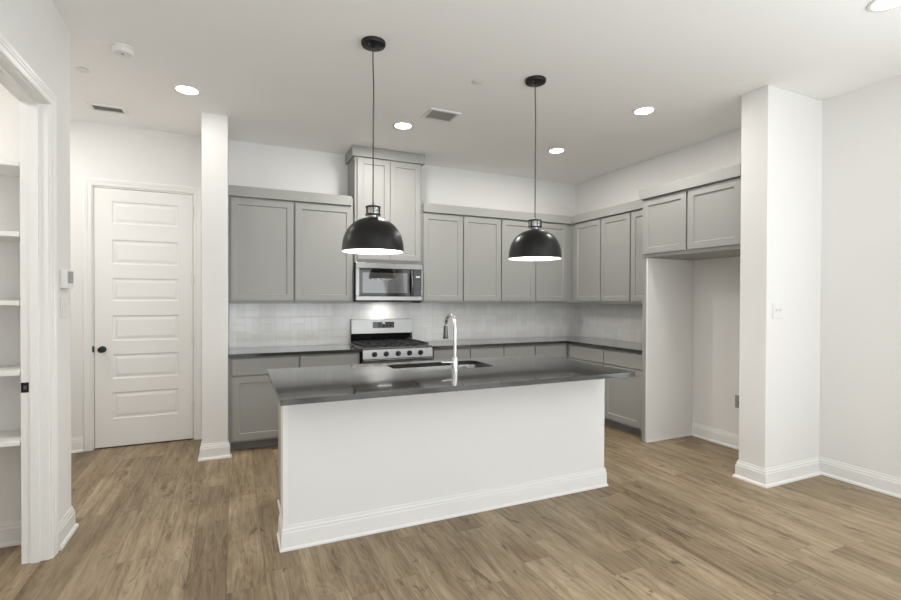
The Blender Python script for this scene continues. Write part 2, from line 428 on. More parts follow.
# offset goes to the right of travel
baseboard('baseboard_right', [(R, QY), (R, REAR_Y)])
baseboard('baseboard_fridge_stub', [(R-0.032, QY2), (QX, QY2), (QX, QY), (R-0.031, QY)])
baseboard('baseboard_nook', [(R, 3.510), (R, QY2+0.031)])
baseboard('baseboard_hall_stub', [(P0, B-0.001), (P0, PY), (P1, PY), (P1, PY+0.03)])
baseboard('baseboard_hall', [(-2.4, B), (JX0-0.062, B)])
baseboard('baseboard_left', [(L, OY1+0.071), (L, LY), (-2.4, LY)])
baseboard('baseboard_left_rear', [(L, REAR_Y), (L, OY0-0.085)])
baseboard('baseboard_pantry', [(-2.4, 3.535), (LT-0.001, 3.535)])

# door and pantry casings
def wall_moulding(path, prof, fn):
    bm = sweep(path, prof)
    for v in bm.verts: v.co = fn(v.co)
    return bm
def casing_prof(w):
    return [(0, 0), (0, 0.010), (0.006, 0.014), (w*0.42, 0.014), (w*0.48, 0.0175), (w*0.62, 0.0175), (w*0.68, 0.020), (w*0.9, 0.020), (w, 0.015), (w, 0)]
jx0, jx1, jz = JX0+0.006, JX1-0.006, JZ-0.006
struct('trim_1', wall_moulding([(jx1, 0), (jx1, jz), (jx0, jz), (jx0, 0)], casing_prof(0.066), lambda c: Vector((c.x, B-c.z, c.y))), M_trim)
bm = bmesh.new()
add_box(bm, JX0, JX0+0.018, B, B+T, 0, JZ); add_box(bm, JX1-0.018, JX1, B, B+T, 0, JZ); add_box(bm, JX0+0.018, JX1-0.018, B, B+T, JZ-0.018, JZ)
struct('trim_2', bm, M_trim)
JY = OY1-0.018; JH = OZ-0.018
t3 = struct('trim_3', wall_moulding([(JY+0.006, 0), (JY+0.006, JH+0.006), (OY0+0.012, JH+0.006), (OY0+0.012, 0)], casing_prof(0.073), lambda c: Vector((L+c.z, c.x, c.y))), M_trim)
bm = bmesh.new()
add_box(bm, LT-0.001, L, JY, OY1, 0, OZ); add_box(bm, LT-0.001, L, OY0, OY0+0.018, 0, OZ); add_box(bm, LT-0.001, L, OY0+0.018, JY, JH, OZ)
sx0, sx1 = LT+0.040, LT+0.078        # door stop strip
add_box(bm, sx0, sx1, JY-0.011, JY, 0, JH); add_box(bm, sx0, sx1, OY0+0.018, OY0+0.029, 0, JH); add_box(bm, sx0, sx1, OY0+0.029, JY-0.011, JH-0.011, JH)
t4 = struct('trim_4', bm, M_trim)
bm = box(LT+0.0005, LT+0.033, JY-0.0025, JY-0.0003, 0.915, 0.968)
sp = obj('strike_plate', bm, M_black, t4); sp['label'] = 'black strike plate'
obj('strike_hole', box(LT+0.012, LT+0.025, JY-0.0045, JY-0.0026, 0.932, 0.952), M_steel, sp)

# hall door: six raised horizontal panels
dw, dh = DX1-DX0, DZ-0.012
pz = [(0.262, 0.514), (0.641, 0.874), (1.001, 1.243), (1.380, 1.597), (1.729, 1.960), (2.112, 2.322)]
door = struct('door_1', paneled_slab(dw, dh, 0.035, [(0.137, dw-0.124, a, b) for a, b in pz],
    [(0.006, 0.007), (0.014, 0.009), (0.020, 0.009), (0.044, 0.003)]), M_trim)
door.location = (DX0, B+0.006, 0.012)
def put_knob():
    bm = bmesh.new(); ry = Matrix.Rotation(PI/2, 4, 'X')
    add_lathe(bm, [(0.001, 0.0), (0.031, 0.0), (0.031, 0.006), (0.013, 0.010), (0.011, 0.030), (0.020, 0.036), (0.028, 0.046), (0.028, 0.056), (0.020, 0.064), (0.001, 0.066)], 28, mat=ry)
    return bm
k = obj('knob', put_knob(), M_black, door, True, loc=(0.062, -0.0005, 0.925)); k['label'] = 'round black knob'
lp = obj('latch_plate', box(-0.020, -0.0035, -0.010, 0.0, 0.902, 0.958), M_black, door); lp['label'] = 'black latch plate'
for hz in (2.283, 1.593, 0.971, 0.317):
    bm = bmesh.new(); add_tube(bm, [(dw+0.003, -0.012, hz-0.058), (dw+0.003, -0.012, hz+0.046)], 0.0075, 10)
    add_box(bm, dw-0.001, dw+0.007, -0.010, 0.02, hz-0.054, hz+0.042)
    obj('hinge', bm, M_white_pl, door, True)
obj('door_sweep', box(0.0, dw, 0.004, 0.030, -0.010, -0.001), M_dark_gap, door)  # dark strip in place of the shade under the door

# pantry shelves
SH_LAB = ['lowest white pantry shelf, seen from above through the left opening', 'white pantry shelf, second from the floor, below light switch height',
          'white pantry shelf at eye level, seen edge-on through the left opening', 'white pantry shelf second from the top, above eye level', 'topmost white pantry shelf, seen from below near the opening head']
for z, lab in zip((0.646, 1.019, 1.391, 1.755, 2.128), SH_LAB):
    bm = box(-2.38, LT-0.006, 3.245, 3.5335, z-0.013, z+0.013, bevel=0.003)
    tag(obj('pantry_shelf', bm, M_trim), lab, 'shelf', 'shelves in the pantry')

# ------------------------------------------------------------------ cabinets (local: x right, y into the wall, z up; front of the doors at y=0)
SHAKER = [(0.0015, 0.002), (0.006, 0.010), (0.0075, 0.0105)]
def cab_door(name, x0, x1, z0, z1, parent, rail=0.058, m=None):
    bm = paneled_slab(x1-x0, z1-z0, 0.019, [(rail, x1-x0-rail, rail, z1-z0-rail)], SHAKER)
    return obj(name, bm, m or M_cab, parent, loc=(x0, 0, z0))
def slab_front(name, x0, x1, z0, z1, parent):
    return obj(name, box(x0, x1, 0, 0.019, z0, z1, bevel=0.0025), M_cab, parent)
RZ = -PI/2
def wall_cabinet(label, loc, rot, w, doors, d=0.33, h=1.125, z0=0.029, z1=1.023, filler=None):
    t = thing('wall_cabinet', label, 'cabinet', loc, rot, 'grey wall cabinets')
    obj('carcass', box(0.0005, w-0.0005, 0.020, d, 0, h, bevel=0.0015), M_cab, t)
    for a, b in doors: cab_door('door', a, b, z0, z1, t)
    return t
UY, UZ = 5.089, 1.372
wall_cabinet('grey single-door wall cabinet against the white stub wall beside the hall door', (-0.056, UY, UZ), 0, 0.608, [(0.021, 0.597)])
wall_cabinet('grey single-door wall cabinet just left of the microwave', (0.552, UY, UZ), 0, 0.611, [(0.010, 0.590)])
wall_cabinet('grey two-door wall cabinet just right of the microwave', (1.929, UY, UZ), 0, 1.050, [(0.029, 0.524), (0.541, 1.043)])
wall_cabinet('grey two-door wall cabinet on the back wall behind the right-hand pendant', (2.980, UY, UZ), 0, 1.080, [(0.009, 0.494), (0.513, 0.993)])
UX = R-0.335
wall_cabinet('grey single-door wall cabinet nearest the corner on the right wall', (UX, 5.107, UZ), RZ, 0.571, [(0.083, 0.562)], d=0.333)
wall_cabinet('grey two-door wall cabinet on the right wall next to the fridge bay', (UX, 4.535, UZ), RZ, 0.957, [(0.007, 0.466), (0.487, 0.946)], d=0.333)
CROWN = [(0.0, 2.412), (0.042, 2.412), (0.042, 2.510), (0.0, 2.510)]
tag(obj('crown_board', sweep([(-0.056, 5.1075), (1.133, 5.1075)], CROWN), M_cab), 'flat grey crown board along the top of the cabinets left of the microwave', 'crown board', 'grey crown boards')
tag(obj('crown_board', sweep([(1.950, 5.1075), (4.0605, 5.1075), (4.0605, 3.580)], CROWN), M_cab), 'grey crown board turning the corner above the right-hand wall cabinets', 'crown board', 'grey crown boards')

t = thing('microwave_cabinet', 'tall grey two-door cabinet above the microwave, reaching the ceiling', 'cabinet', (1.165, 5.055, 1.812))
obj('carcass', box(0, 0.760, 0.020, 0.366, 0, 1.20, bevel=0.0015), M_cab, t)
cab_door('door', 0.026, 0.382, 0.034, 1.118, t); cab_door('door', 0.390, 0.742, 0.034, 1.118, t)
bm = sweep([(0.0, 0.366), (0.0, 0.0185), (0.760, 0.0185), (0.760, 0.366)], [(0.0005, 1.128), (0.030, 1.128), (0.030, 1.2355), (0.0005, 1.2355)])
obj('crown_board', bm, M_cab, t)

# over-fridge cabinet and its side panel
FX = 3.700
t = thing('fridge_cabinet', 'grey two-door cabinet bridging the empty fridge bay on the right', 'cabinet', (FX, 3.576, 1.836), RZ)
obj('carcass', box(0, 1.044, 0.020, R-FX-0.002, 0, 0.668, bevel=0.0015), M_cab, t)
cab_door('door', 0.022, 0.521, 0.036, 0.566, t); cab_door('door', 0.539, 1.034, 0.036, 0.566, t)
obj('crown_board', box(-0.002, 1.044, -0.022, 0.0195, 0.578, 0.676, bevel=0.002), M_cab, t)
t = thing('fridge_bay_partition', 'full-height end panel left of the empty fridge bay, grey outside and white inside', 'panel', (3.727, 3.530, 0))
obj('grey_board', box(0, R-3.727-0.002, 0, 0.045, 0.0, 1.834, bevel=0.001), M_cab, t)
wl = obj('white_lining', box(0.002, R-3.727-0.002, -0.018, -0.0005, 0.0, 1.834, bevel=0.001), M_wall, t); wl['label'] = 'white painted inner face'
obj('shoe_moulding', box(-0.002, R-3.727-0.034, -0.030, -0.0185, 0, 0.018, bevel=0.004), M_trim, t)

def base_cabinet(label, loc, rot, w, cols, d=0.61, end=None, x_car=(0.0, None), z=(0.107, 0.695, 0.709, 0.861)):
    t = thing('base_cabinet', label, 'cabinet', loc, rot, 'grey base cabinets')
    x0, x1 = x_car[0], x_car[1] if x_car[1] is not None else w
    obj('carcass', box(x0+0.0005, x1-0.0005, 0.020, d, 0.085, 0.879, bevel=0.0015), M_cab, t)
    for a, b in cols:
        slab_front('drawer', a, b, z[2], z[3], t); cab_door('door', a, b, z[0], z[1], t)
    obj('toe_kick', box(0.0005 if end is None else 0.022, w-0.0005, 0.095, 0.110, 0.0, 0.084), M_toe, t)
    if end is not None: obj('end_panel', box(0.0005, 0.021, 0.020, 0.112, 0.0, 0.0845), M_cab, t)
    return t
BY = 4.809
base_cabinet('grey base cabinet with drawer and door beside the white stub wall, below the left counter', (-0.056, BY, 0), 0, 0.623, [(0.031, 0.616)], end=1)
base_cabinet('grey base cabinet with drawer just left of the range', (0.568, BY, 0), 0, 0.596, [(0.007, 0.580)])
base_cabinet('grey two-drawer base cabinet just right of the range, behind the faucet', (1.936, BY, 0), 0, 0.915, [(0.038, 0.472), (0.489, 0.907)])
base_cabinet('grey two-drawer base cabinet on the back wall running into the corner', (2.852, BY, 0), 0, 0.928, [(0.010, 0.428), (0.446, 0.895)])
BX = R-0.615
base_cabinet('grey base cabinet on the right wall nearest the corner, mostly behind the island', (BX, 4.80, 0), RZ, 0.635, [(0.035, 0.627)], x_car=(-0.610, 0.635))
base_cabinet('grey base cabinet with drawer and door beside the fridge bay panel', (BX, 4.164, 0), RZ, 0.586, [(0.007, 0.555)])

# counters and splash
def slab_poly(pts, z0, z1, bevel=0.003):
    bm = bmesh.new(); f = bm.faces.new([V(bm, x, y, z0) for x, y in pts])
    r = bmesh.ops.extrude_face_region(bm, geom=[f])
    for v in r['geom']:
        if isinstance(v, bmesh.types.BMVert): v.co.z = z1
    bmesh.ops.recalc_face_normals(bm, faces=list(bm.faces))
    if bevel: bevel_all(bm, bevel, 2)
    return bm
tag(obj('countertop', slab_poly([(-0.056, 4.779), (1.172, 4.779), (1.172, 5.412), (-0.056, 5.412)], 0.880, 0.910), M_quartz), 'short dark grey countertop left of the range', 'countertop', 'dark quartz countertops')
tag(obj('countertop', slab_poly([(1.938, 4.779), (3.732, 4.779), (3.732, 3.578), (4.366, 3.578), (4.366, 5.412), (1.938, 5.412)], 0.880, 0.910), M_quartz), 'L-shaped dark grey countertop running right of the range and around the corner', 'countertop', 'dark quartz countertops')
tag(obj('tile_backsplash', box(-0.057, R-0.001, 5.4135, 5.4235, 0.9105, 1.3712), M_tile_x), 'glossy white tile backsplash on the back wall behind the range', 'backsplash', 'white tile backsplashes')
tag(obj('tile_backsplash', box(R-0.010, R-0.0005, 3.577, 5.413, 0.9105, 1.3712), M_tile_y), 'glossy white tile backsplash on the right wall beside the fridge bay', 'backsplash', 'white tile backsplashes')

# ------------------------------------------------------------------ island
IX0, IX1, IY0 = 0.250, 2.570, 2.830
t = thing('kitchen_island', 'long white panelled kitchen island with white baseboard in the middle of the room', 'kitchen island', ((IX0+IX1)/2, 3.2, 0))
def isl(bm): return moved(bm, (-(IX0+IX1)/2, -3.2, 0))
obj('front_panel', isl(box(IX0, IX1, IY0, IY0+0.20, 0, 0.883, bevel=0.003)), M_wall, t)
IB = [(0.0, 0.0), (0.022, 0.0), (0.021, 0.010), (0.014, 0.018), (0.012, 0.098), (0.010, 0.102), (0.010, 0.116), (0.007, 0.120), (0.005, 0.137), (0.0, 0.137)]
obj('baseboard', isl(sweep([(IX0, IY0+0.20), (IX0, IY0), (IX1, IY0), (IX1, IY0+0.20)], [(o+0.0004, z) for o, z in IB])), M_trim, t)
obj('corner_bead', isl(sweep([(IX0, IY0+0.03), (IX0, IY0), (IX0+0.022, IY0)], [(0.0004, 0.138), (0.004, 0.138), (0.004, 0.8825), (0.0004, 0.8825)])), M_trim, t)
bm = bmesh.new(); cx0, cx1, cy0, cy1 = IX0+0.030, IX1-0.030, IY0+0.2005, 3.590
add_box(bm, cx0, cx0+0.018, cy0, cy1, 0.09, 0.883); add_box(bm, cx1-0.018, cx1, cy0, cy1, 0.09, 0.883)
add_box(bm, cx0+0.018, cx1-0.018, cy0, cy0+0.012, 0.09, 0.883); add_box(bm, cx0+0.018, cx1-0.018, cy1-0.018, cy1, 0.09, 0.883)
add_box(bm, cx0+0.018, cx1-0.018, cy0+0.012, cy1-0.018, 0.09, 0.108)
cb = obj('carcass', isl(bm), M_cab, t); cb['label'] = 'grey cabinet back half'
obj('toe_kick', isl(box(IX0+0.030, IX1-0.030, IY0+0.2005, 3.520, 0.0, 0.0895)), M_toe, t)
obj('shoe_moulding', isl(box(IX0+0.018, IX0+0.0295, IY0+0.2005, 3.520, 0.0, 0.018, bevel=0.003)), M_trim, t)
xa = IX0+0.045; wd = (IX1-IX0-0.09)/5
for k_ in range(5):
    bm = paneled_slab(wd-0.016, 0.59, 0.019, [(0.058, wd-0.016-0.058, 0.058, 0.532)], SHAKER); moved(bm, (0, 0, 0), PI); moved(bm, (xa+wd*(k_+1)-0.008, 3.6098, 0.107))
    obj('door', isl(bm), M_cab, t)
    obj('drawer', isl(box(xa+wd*k_+0.008, xa+wd*(k_+1)-0.008, 3.5908, 3.6098, 0.709, 0.861, bevel=0.0025)), M_cab, t)
# worktop with the sink cut out
def rrect(x0, x1, y0, y1, r, n=8):
    out = []
    for cx, cy, a0 in ((x1-r, y1-r, 0), (x0+r, y1-r, 90), (x0+r, y0+r, 180), (x1-r, y0+r, 270)):
        for k in range(n+1):
            a = math.radians(a0 + 90*k/n); out.append((cx+r*math.cos(a), cy+r*math.sin(a)))
    return out
CX0, CX1, CY0, CY1 = 0.206, 2.561, 2.513, 3.648
SX0, SX1, SY0, SY1 = 1.045, 1.800, 3.135, 3.525
def ring_slab(outer, inner, z0, z1):
    bm = bmesh.new(); loops = []
    for z in (z0, z1):
        es = []; ls = []
        for L_ in (outer, inner):
            vs = [V(bm, x, y, z) for x, y in L_]; ls.append(vs)
            es += [bm.edges.new((vs[i], vs[(i+1) % len(vs)])) for i in range(len(vs))]
        bmesh.ops.triangle_fill(bm, use_beauty=True, use_dissolve=False, edges=es)
        loops.append(ls)
    for j in (0, 1):
        a, b = loops[0][j], loops[1][j]
        for i in range(len(a)): bm.faces.new((a[i], a[(i+1) % len(a)], b[(i+1) % len(a)], b[i]))
    return bm
top_out = rrect(CX0, CX1, CY0, CY1, 0.006, 3)
o = obj('island_countertop', ring_slab(top_out, rrect(SX0, SX1, SY0, SY1, 0.07), 0.884, 0.914), M_quartz)
tag(o, 'long dark grey quartz countertop on the white island, holding the sink', 'countertop')
# sink
bm = bmesh.new()
def loop_at(x0, x1, y0, y1, r, z): return [V(bm, x, y, z) for x, y in rrect(x0, x1, y0, y1, r)]
seq = [(0.016, 0.8835), (-0.004, 0.8835), (-0.001, 0.875), (0.006, 0.72), (0.030, 0.70)]
rings = [loop_at(SX0-o_ if o_ > 0 and i == 0 else SX0+o_, SX1+o_ if i == 0 else SX1-o_, SY0-o_ if i == 0 else SY0+o_, SY1+o_ if i == 0 else SY1-o_, 0.07, z) for i, (o_, z) in enumerate(seq)]
outer = [loop_at(SX0-0.016, SX1+0.016, SY0-0.016, SY1+0.016, 0.08, 0.8815), loop_at(SX0-0.006, SX1+0.006, SY0-0.006, SY1+0.006, 0.075, 0.880), loop_at(SX0-0.004, SX1+0.004, SY0-0.004, SY1+0.004, 0.07, 0.70), loop_at(SX0+0.02, SX1-0.02, SY0+0.02, SY1-0.02, 0.07, 0.697)]
allr = list(reversed(rings)) + outer
for a, b in zip(allr, allr[1:]):
    for i in range(len(a)): bm.faces.new((a[i], a[(i+1) % len(a)], b[(i+1) % len(a)], b[i]))
bm.faces.new(allr[0]); bm.faces.new(allr[-1])
sk = thing('kitchen_sink', 'stainless steel undermount sink in the island countertop', 'sink', ((SX0+SX1)/2, (SY0+SY1)/2, 0.697))
c_ = Vector(((SX0+SX1)/2, (SY0+SY1)/2, 0.697))
bmesh.ops.translate(bm, vec=-c_, verts=list(bm.verts)); obj('basin', bm, M_steel, sk, True)
obj('drain', lathe([(0.001, 0.0035), (0.045, 0.0035), (0.045, 0.0075), (0.030, 0.0045), (0.001, 0.0045)], 24), M_chrome, sk, True)
# faucet
fx, fy, fz = 1.417, 3.060, 0.9145
f = thing('kitchen_faucet', 'tall chrome gooseneck faucet standing on the island by the sink', 'faucet', (fx, fy, fz))
obj('base', lathe([(0.001, 0), (0.028, 0), (0.028, 0.006), (0.0225, 0.010), (0.0215, 0.085), (0.019, 0.095), (0.001, 0.096)], 28), M_chrome, f, True)
arc = [(0, 0, 0.0965), (0, 0, 0.20)] + [(0, 0.083-0.083*math.cos(a), 0.305+0.083*math.sin(a)) for a in [PI*k/14 for k in range(15)]] + [(0, 0.166, 0.3035)]
obj('neck', tube(arc, 0.0125, n=16), M_chrome, f, True)
obj('spray_head', lathe([(0.001, 0), (0.0185, 0), (0.0195, 0.004), (0.0165, 0.045), (0.0145, 0.085), (0.0138, 0.098), (0.001, 0.0985)], 24), M_steel_d, f, True, loc=(0, 0.166, 0.2130))
bm = bmesh.new(); add_tube(bm, [(-0.0190, 0, 0.060), (-0.036, 0, 0.060)], 0.0145, 16); add_tube(bm, [(-0.036, 0, 0.060), (-0.060, 0, 0.0615), (-0.105, 0, 0.064)], [0.008, 0.0065, 0.006], 12)
obj('lever', bm, M_chrome, f, True)

# ------------------------------------------------------------------ range
RX, RYF = 1.176, 4.745
t = thing('gas_range', 'stainless steel gas range with five dark knobs below the microwave', 'range', (RX, RYF, 0))
W = 0.758
obj('body', box(0, W, 0.050, 0.660, 0.02, 0.895, bevel=0.002), M_black, t)
cp = bmesh.new()
vs = [V(cp, x, y, z) for x in (0.0, W) for y, z in ((0.0, 0.806), (0.049, 0.806), (0.049, 0.900), (0.012, 0.900))]
for q in ((0, 1, 2, 3), (7, 6, 5, 4), (0, 3, 7, 4), (1, 5, 6, 2), (0, 4, 5, 1), (3, 2, 6, 7)): cp.faces.new([vs[i] for i in q])
cpo = obj('control_panel', cp, M_steel, t)
for kx in (0.122, 0.245, 0.374, 0.498, 0.620):
    bm = bmesh.new(); R0 = Matrix.Translation((kx, 0.006, 0.852)) @ Matrix.Rotation(PI/2-0.127, 4, 'X')
    add_lathe(bm, [(0.001, 0.001), (0.027, 0.001), (0.027, 0.007), (0.022, 0.009), (0.020, 0.030), (0.018, 0.034), (0.001, 0.034)], 24, mat=R0)
    vv = add_box(bm, -0.004, 0.004, -0.018, 0.018, 0.034, 0.040); bmesh.ops.transform(bm, matrix=R0, verts=vv)
    kn = obj('knob', bm, M_steel_d if False else M_black, cpo, True)
ct = obj('cooktop', box(0.0, W, 0.020, 0.598, 0.9005, 0.922, bevel=0.004), M_steel, t)
obj('burner_tray', box(0.022, W-0.022, 0.050, 0.590, 0.9205, 0.9245, bevel=0.0015), M_black, ct)
for bx, by, br in ((0.15, 0.17, 0.045), (0.15, 0.46, 0.036), (0.379, 0.315, 0.05), (0.608, 0.17, 0.045), (0.608, 0.46, 0.036)):
    obj('burner', lathe([(0.001, 0), (br, 0), (br, 0.009), (br*0.8, 0.012), (br*0.8, 0.018), (0.001, 0.018)], 24), M_iron, t, True, loc=(bx, by, 0.925))
for gx0, gx1 in ((0.026, 0.258), (0.263, 0.495), (0.500, 0.732)):
    bm = bmesh.new(); y0, y1 = 0.055, 0.585; b_ = 0.012
    z0, z1 = 0.936, 0.950
    add_box(bm, gx0, gx1, y0, y0+b_, z0, z1); add_box(bm, gx0, gx1, y1-b_, y1, z0, z1)
    add_box(bm, gx0, gx0+b_, y0+b_, y1-b_, z0, z1); add_box(bm, gx1-b_, gx1, y0+b_, y1-b_, z0, z1)
    add_box(bm, gx0+b_, gx1-b_, (y0+y1)/2-b_/2, (y0+y1)/2+b_/2, z0, z1)
    mx = (gx0+gx1)/2
    for ya, yb in ((y0+b_, y0+0.10), (y0+0.15, (y0+y1)/2-b_/2), ((y0+y1)/2+b_/2, y1-0.15), (y1-0.10, y1-b_)):
        add_box(bm, mx-0.005, mx+0.005, ya, yb, z0+0.001, z1)
    for yc in ((y0*3+y1)/4, (y0+y1*3)/4):
        add_box(bm, gx0+b_, gx0+0.075, yc-0.005, yc+0.005, z0+0.001, z1); add_box(bm, gx1-0.075, gx1-b_, yc-0.005, yc+0.005, z0+0.001, z1)
    for cx in (gx0+0.006, gx1-0.006):
        for cy in (y0+0.006, y1-0.006): add_tube(bm, [(cx, cy, 0.925), (cx, cy, z0+0.002)], 0.006, 8)
    obj('grate', bm, M_iron, t)
bgd = bmesh.new()
vs = [V(bgd, x, y, z) for x in (0.018, W-0.002) for y, z in ((0.606, 1.022), (0.662, 1.022), (0.662, 1.188), (0.618, 1.188))]
for q in ((0, 1, 2, 3), (7, 6, 5, 4), (0, 3, 7, 4), (1, 5, 6, 2), (0, 4, 5, 1), (3, 2, 6, 7)): bgd.faces.new([vs[i] for i in q])
bevel_all(bgd, 0.003)
bg_o = obj('backguard', bgd, M_steel, t)
def bgbox(x0, x1, z0, z1, e):   # thin piece lying on the sloped face of the backguard
    bm = bmesh.new(); f_ = lambda z: 0.606 + (z-1.022)/0.166*0.012
    vs = [V(bm, x, f_(z)-(e if k_ else 0.0002), z) for k_ in (0, 1) for x, z in ((x0, z0), (x1, z0), (x1, z1), (x0, z1))]
    for q in ((0, 1, 2, 3), (7, 6, 5, 4), (0, 4, 5, 1), (1, 5, 6, 2), (2, 6, 7, 3), (3, 7, 4, 0)): bm.faces.new([vs[i] for i in q])
    return bm
dp = obj('display', bgbox(0.265, 0.520, 1.085, 1.153, 0.003), M_gloss_black, bg_o); dp['label'] = 'black control display'
for i in range(6):
    for j in range(2):
        x0 = 0.280 + i*0.038 + (0.012 if i > 2 else 0); z0 = 1.095 + j*0.022
        obj('touch_key', bgbox(x0, x0+0.022, z0, z0+0.009, 0.0036), M_key, dp)
obj('clock', bgbox(0.378, 0.408, 1.134, 1.147, 0.0036), M_disp, dp)
obj('backguard_riser', box(0.020, W-0.004, 0.632, 0.660, 0.9225, 1.0215, bevel=0.002), M_gloss_black, t)
od = obj('oven_door', box(0.004, W-0.004, 0.004, 0.0485, 0.205, 0.800, bevel=0.006), M_steel, t)
obj('oven_window', box(0.10, W-0.10, 0.0005, 0.0035, 0.33, 0.66, bevel=0.001), M_gloss_black, od)
bm = bmesh.new(); add_tube(bm, [(0.05, -0.045, 0.752), (W-0.05, -0.045, 0.752)], 0.013, 16)
for hx in (0.075, W-0.075): add_tube(bm, [(hx, -0.045, 0.752), (hx, 0.0035, 0.752)], 0.009, 12)
obj('handle', bm, M_steel, od, True)
obj('storage_drawer', box(0.004, W-0.004, 0.006, 0.0485, 0.055, 0.198, bevel=0.005), M_steel, t)
for lx in (0.04, W-0.04):
    for ly in (0.09, 0.62): obj('foot', lathe([(0.018, 0), (0.014, 0.0195)], 12, cap_top=True, cap_bot=True), M_black, t, True, loc=(lx, ly, 0))

# ------------------------------------------------------------------ microwave
MX, MY, MZ = 1.166, 5.020, 1.388
t = thing('microwave_oven', 'stainless over-the-range microwave with a black glass door', 'microwave', (MX, MY, MZ))
W = 0.758; hh = 0.421
obj('case', box(0.0, W, 0.036, 0.395, 0.0, hh, bevel=0.002), M_black, t)
obj('top_trim', box(0, W, 0.0, 0.0355, 0.359, hh, bevel=0.004), M_steel, t)
obj('bottom_trim', box(0, W, 0.0, 0.0355, 0.014, 0.062, bevel=0.004), M_steel, t)
dr = obj('door', box(0.0, 0.648, 0.001, 0.0355, 0.0625, 0.3585, bevel=0.003), M_gloss_black, t)
obj('door_frame', box(0.0, 0.036, -0.0015, 0.0008, 0.063, 0.358, bevel=0.0005), M_steel, dr)
wn = obj('window', box(0.070, 0.575, -0.0022, 0.0007, 0.095, 0.315, bevel=0.0008), M_oven_glass, dr); wn['label'] = 'grey reflective window'
pts = [(0.622, -0.004-0.032*math.sin(PI*k/12), 0.072+0.276*k/12) for k in range(13)]
bm = bmesh.new(); add_tube(bm, pts, 0.0125, 14)
obj('handle', bm, M_steel, dr, True)
pn = obj('control_panel', box(0.6485, W-0.018, 0.001, 0.0355, 0.0625, 0.3585, bevel=0.002), M_gloss_black, t)
obj('right_frame', box(W-0.0175, W, 0.0, 0.0355, 0.0625, 0.3585, bevel=0.002), M_steel, t)
obj('clock', box(0.676, 0.724, -0.0003, 0.0008, 0.268, 0.286), M_disp, pn)
for i in range(3):
    for j in range(6): obj('touch_key', box(0.672+i*0.020, 0.687+i*0.020, -0.0002, 0.0008, 0.082+j*0.028, 0.096+j*0.028), M_key, pn)
lt = obj('cooktop_lamp', box(0.30, 0.46, 0.17, 0.24, -0.0008, -0.0002), mat('cooktop_lamp_lens', (0.9, 0.9, 0.88), 0.5, emit=(1.0, 0.97, 0.92), estr=1.5, noise=0.005), t)
d = bpy.data.lights.new('cooktop_light', 'AREA'); d.shape = 'RECTANGLE'; d.size = 0.15; d.size_y = 0.022; d.energy = POW['cook']; d.color = (1, 0.96, 0.9)
lo = bpy.data.objects.new('cooktop_light', d); COL.objects.link(lo); lo.parent = t; lo.location = (0.38, 0.205, -0.012); lo.rotation_euler = (math.radians(42), 0, 0); d.spread = math.radians(110)

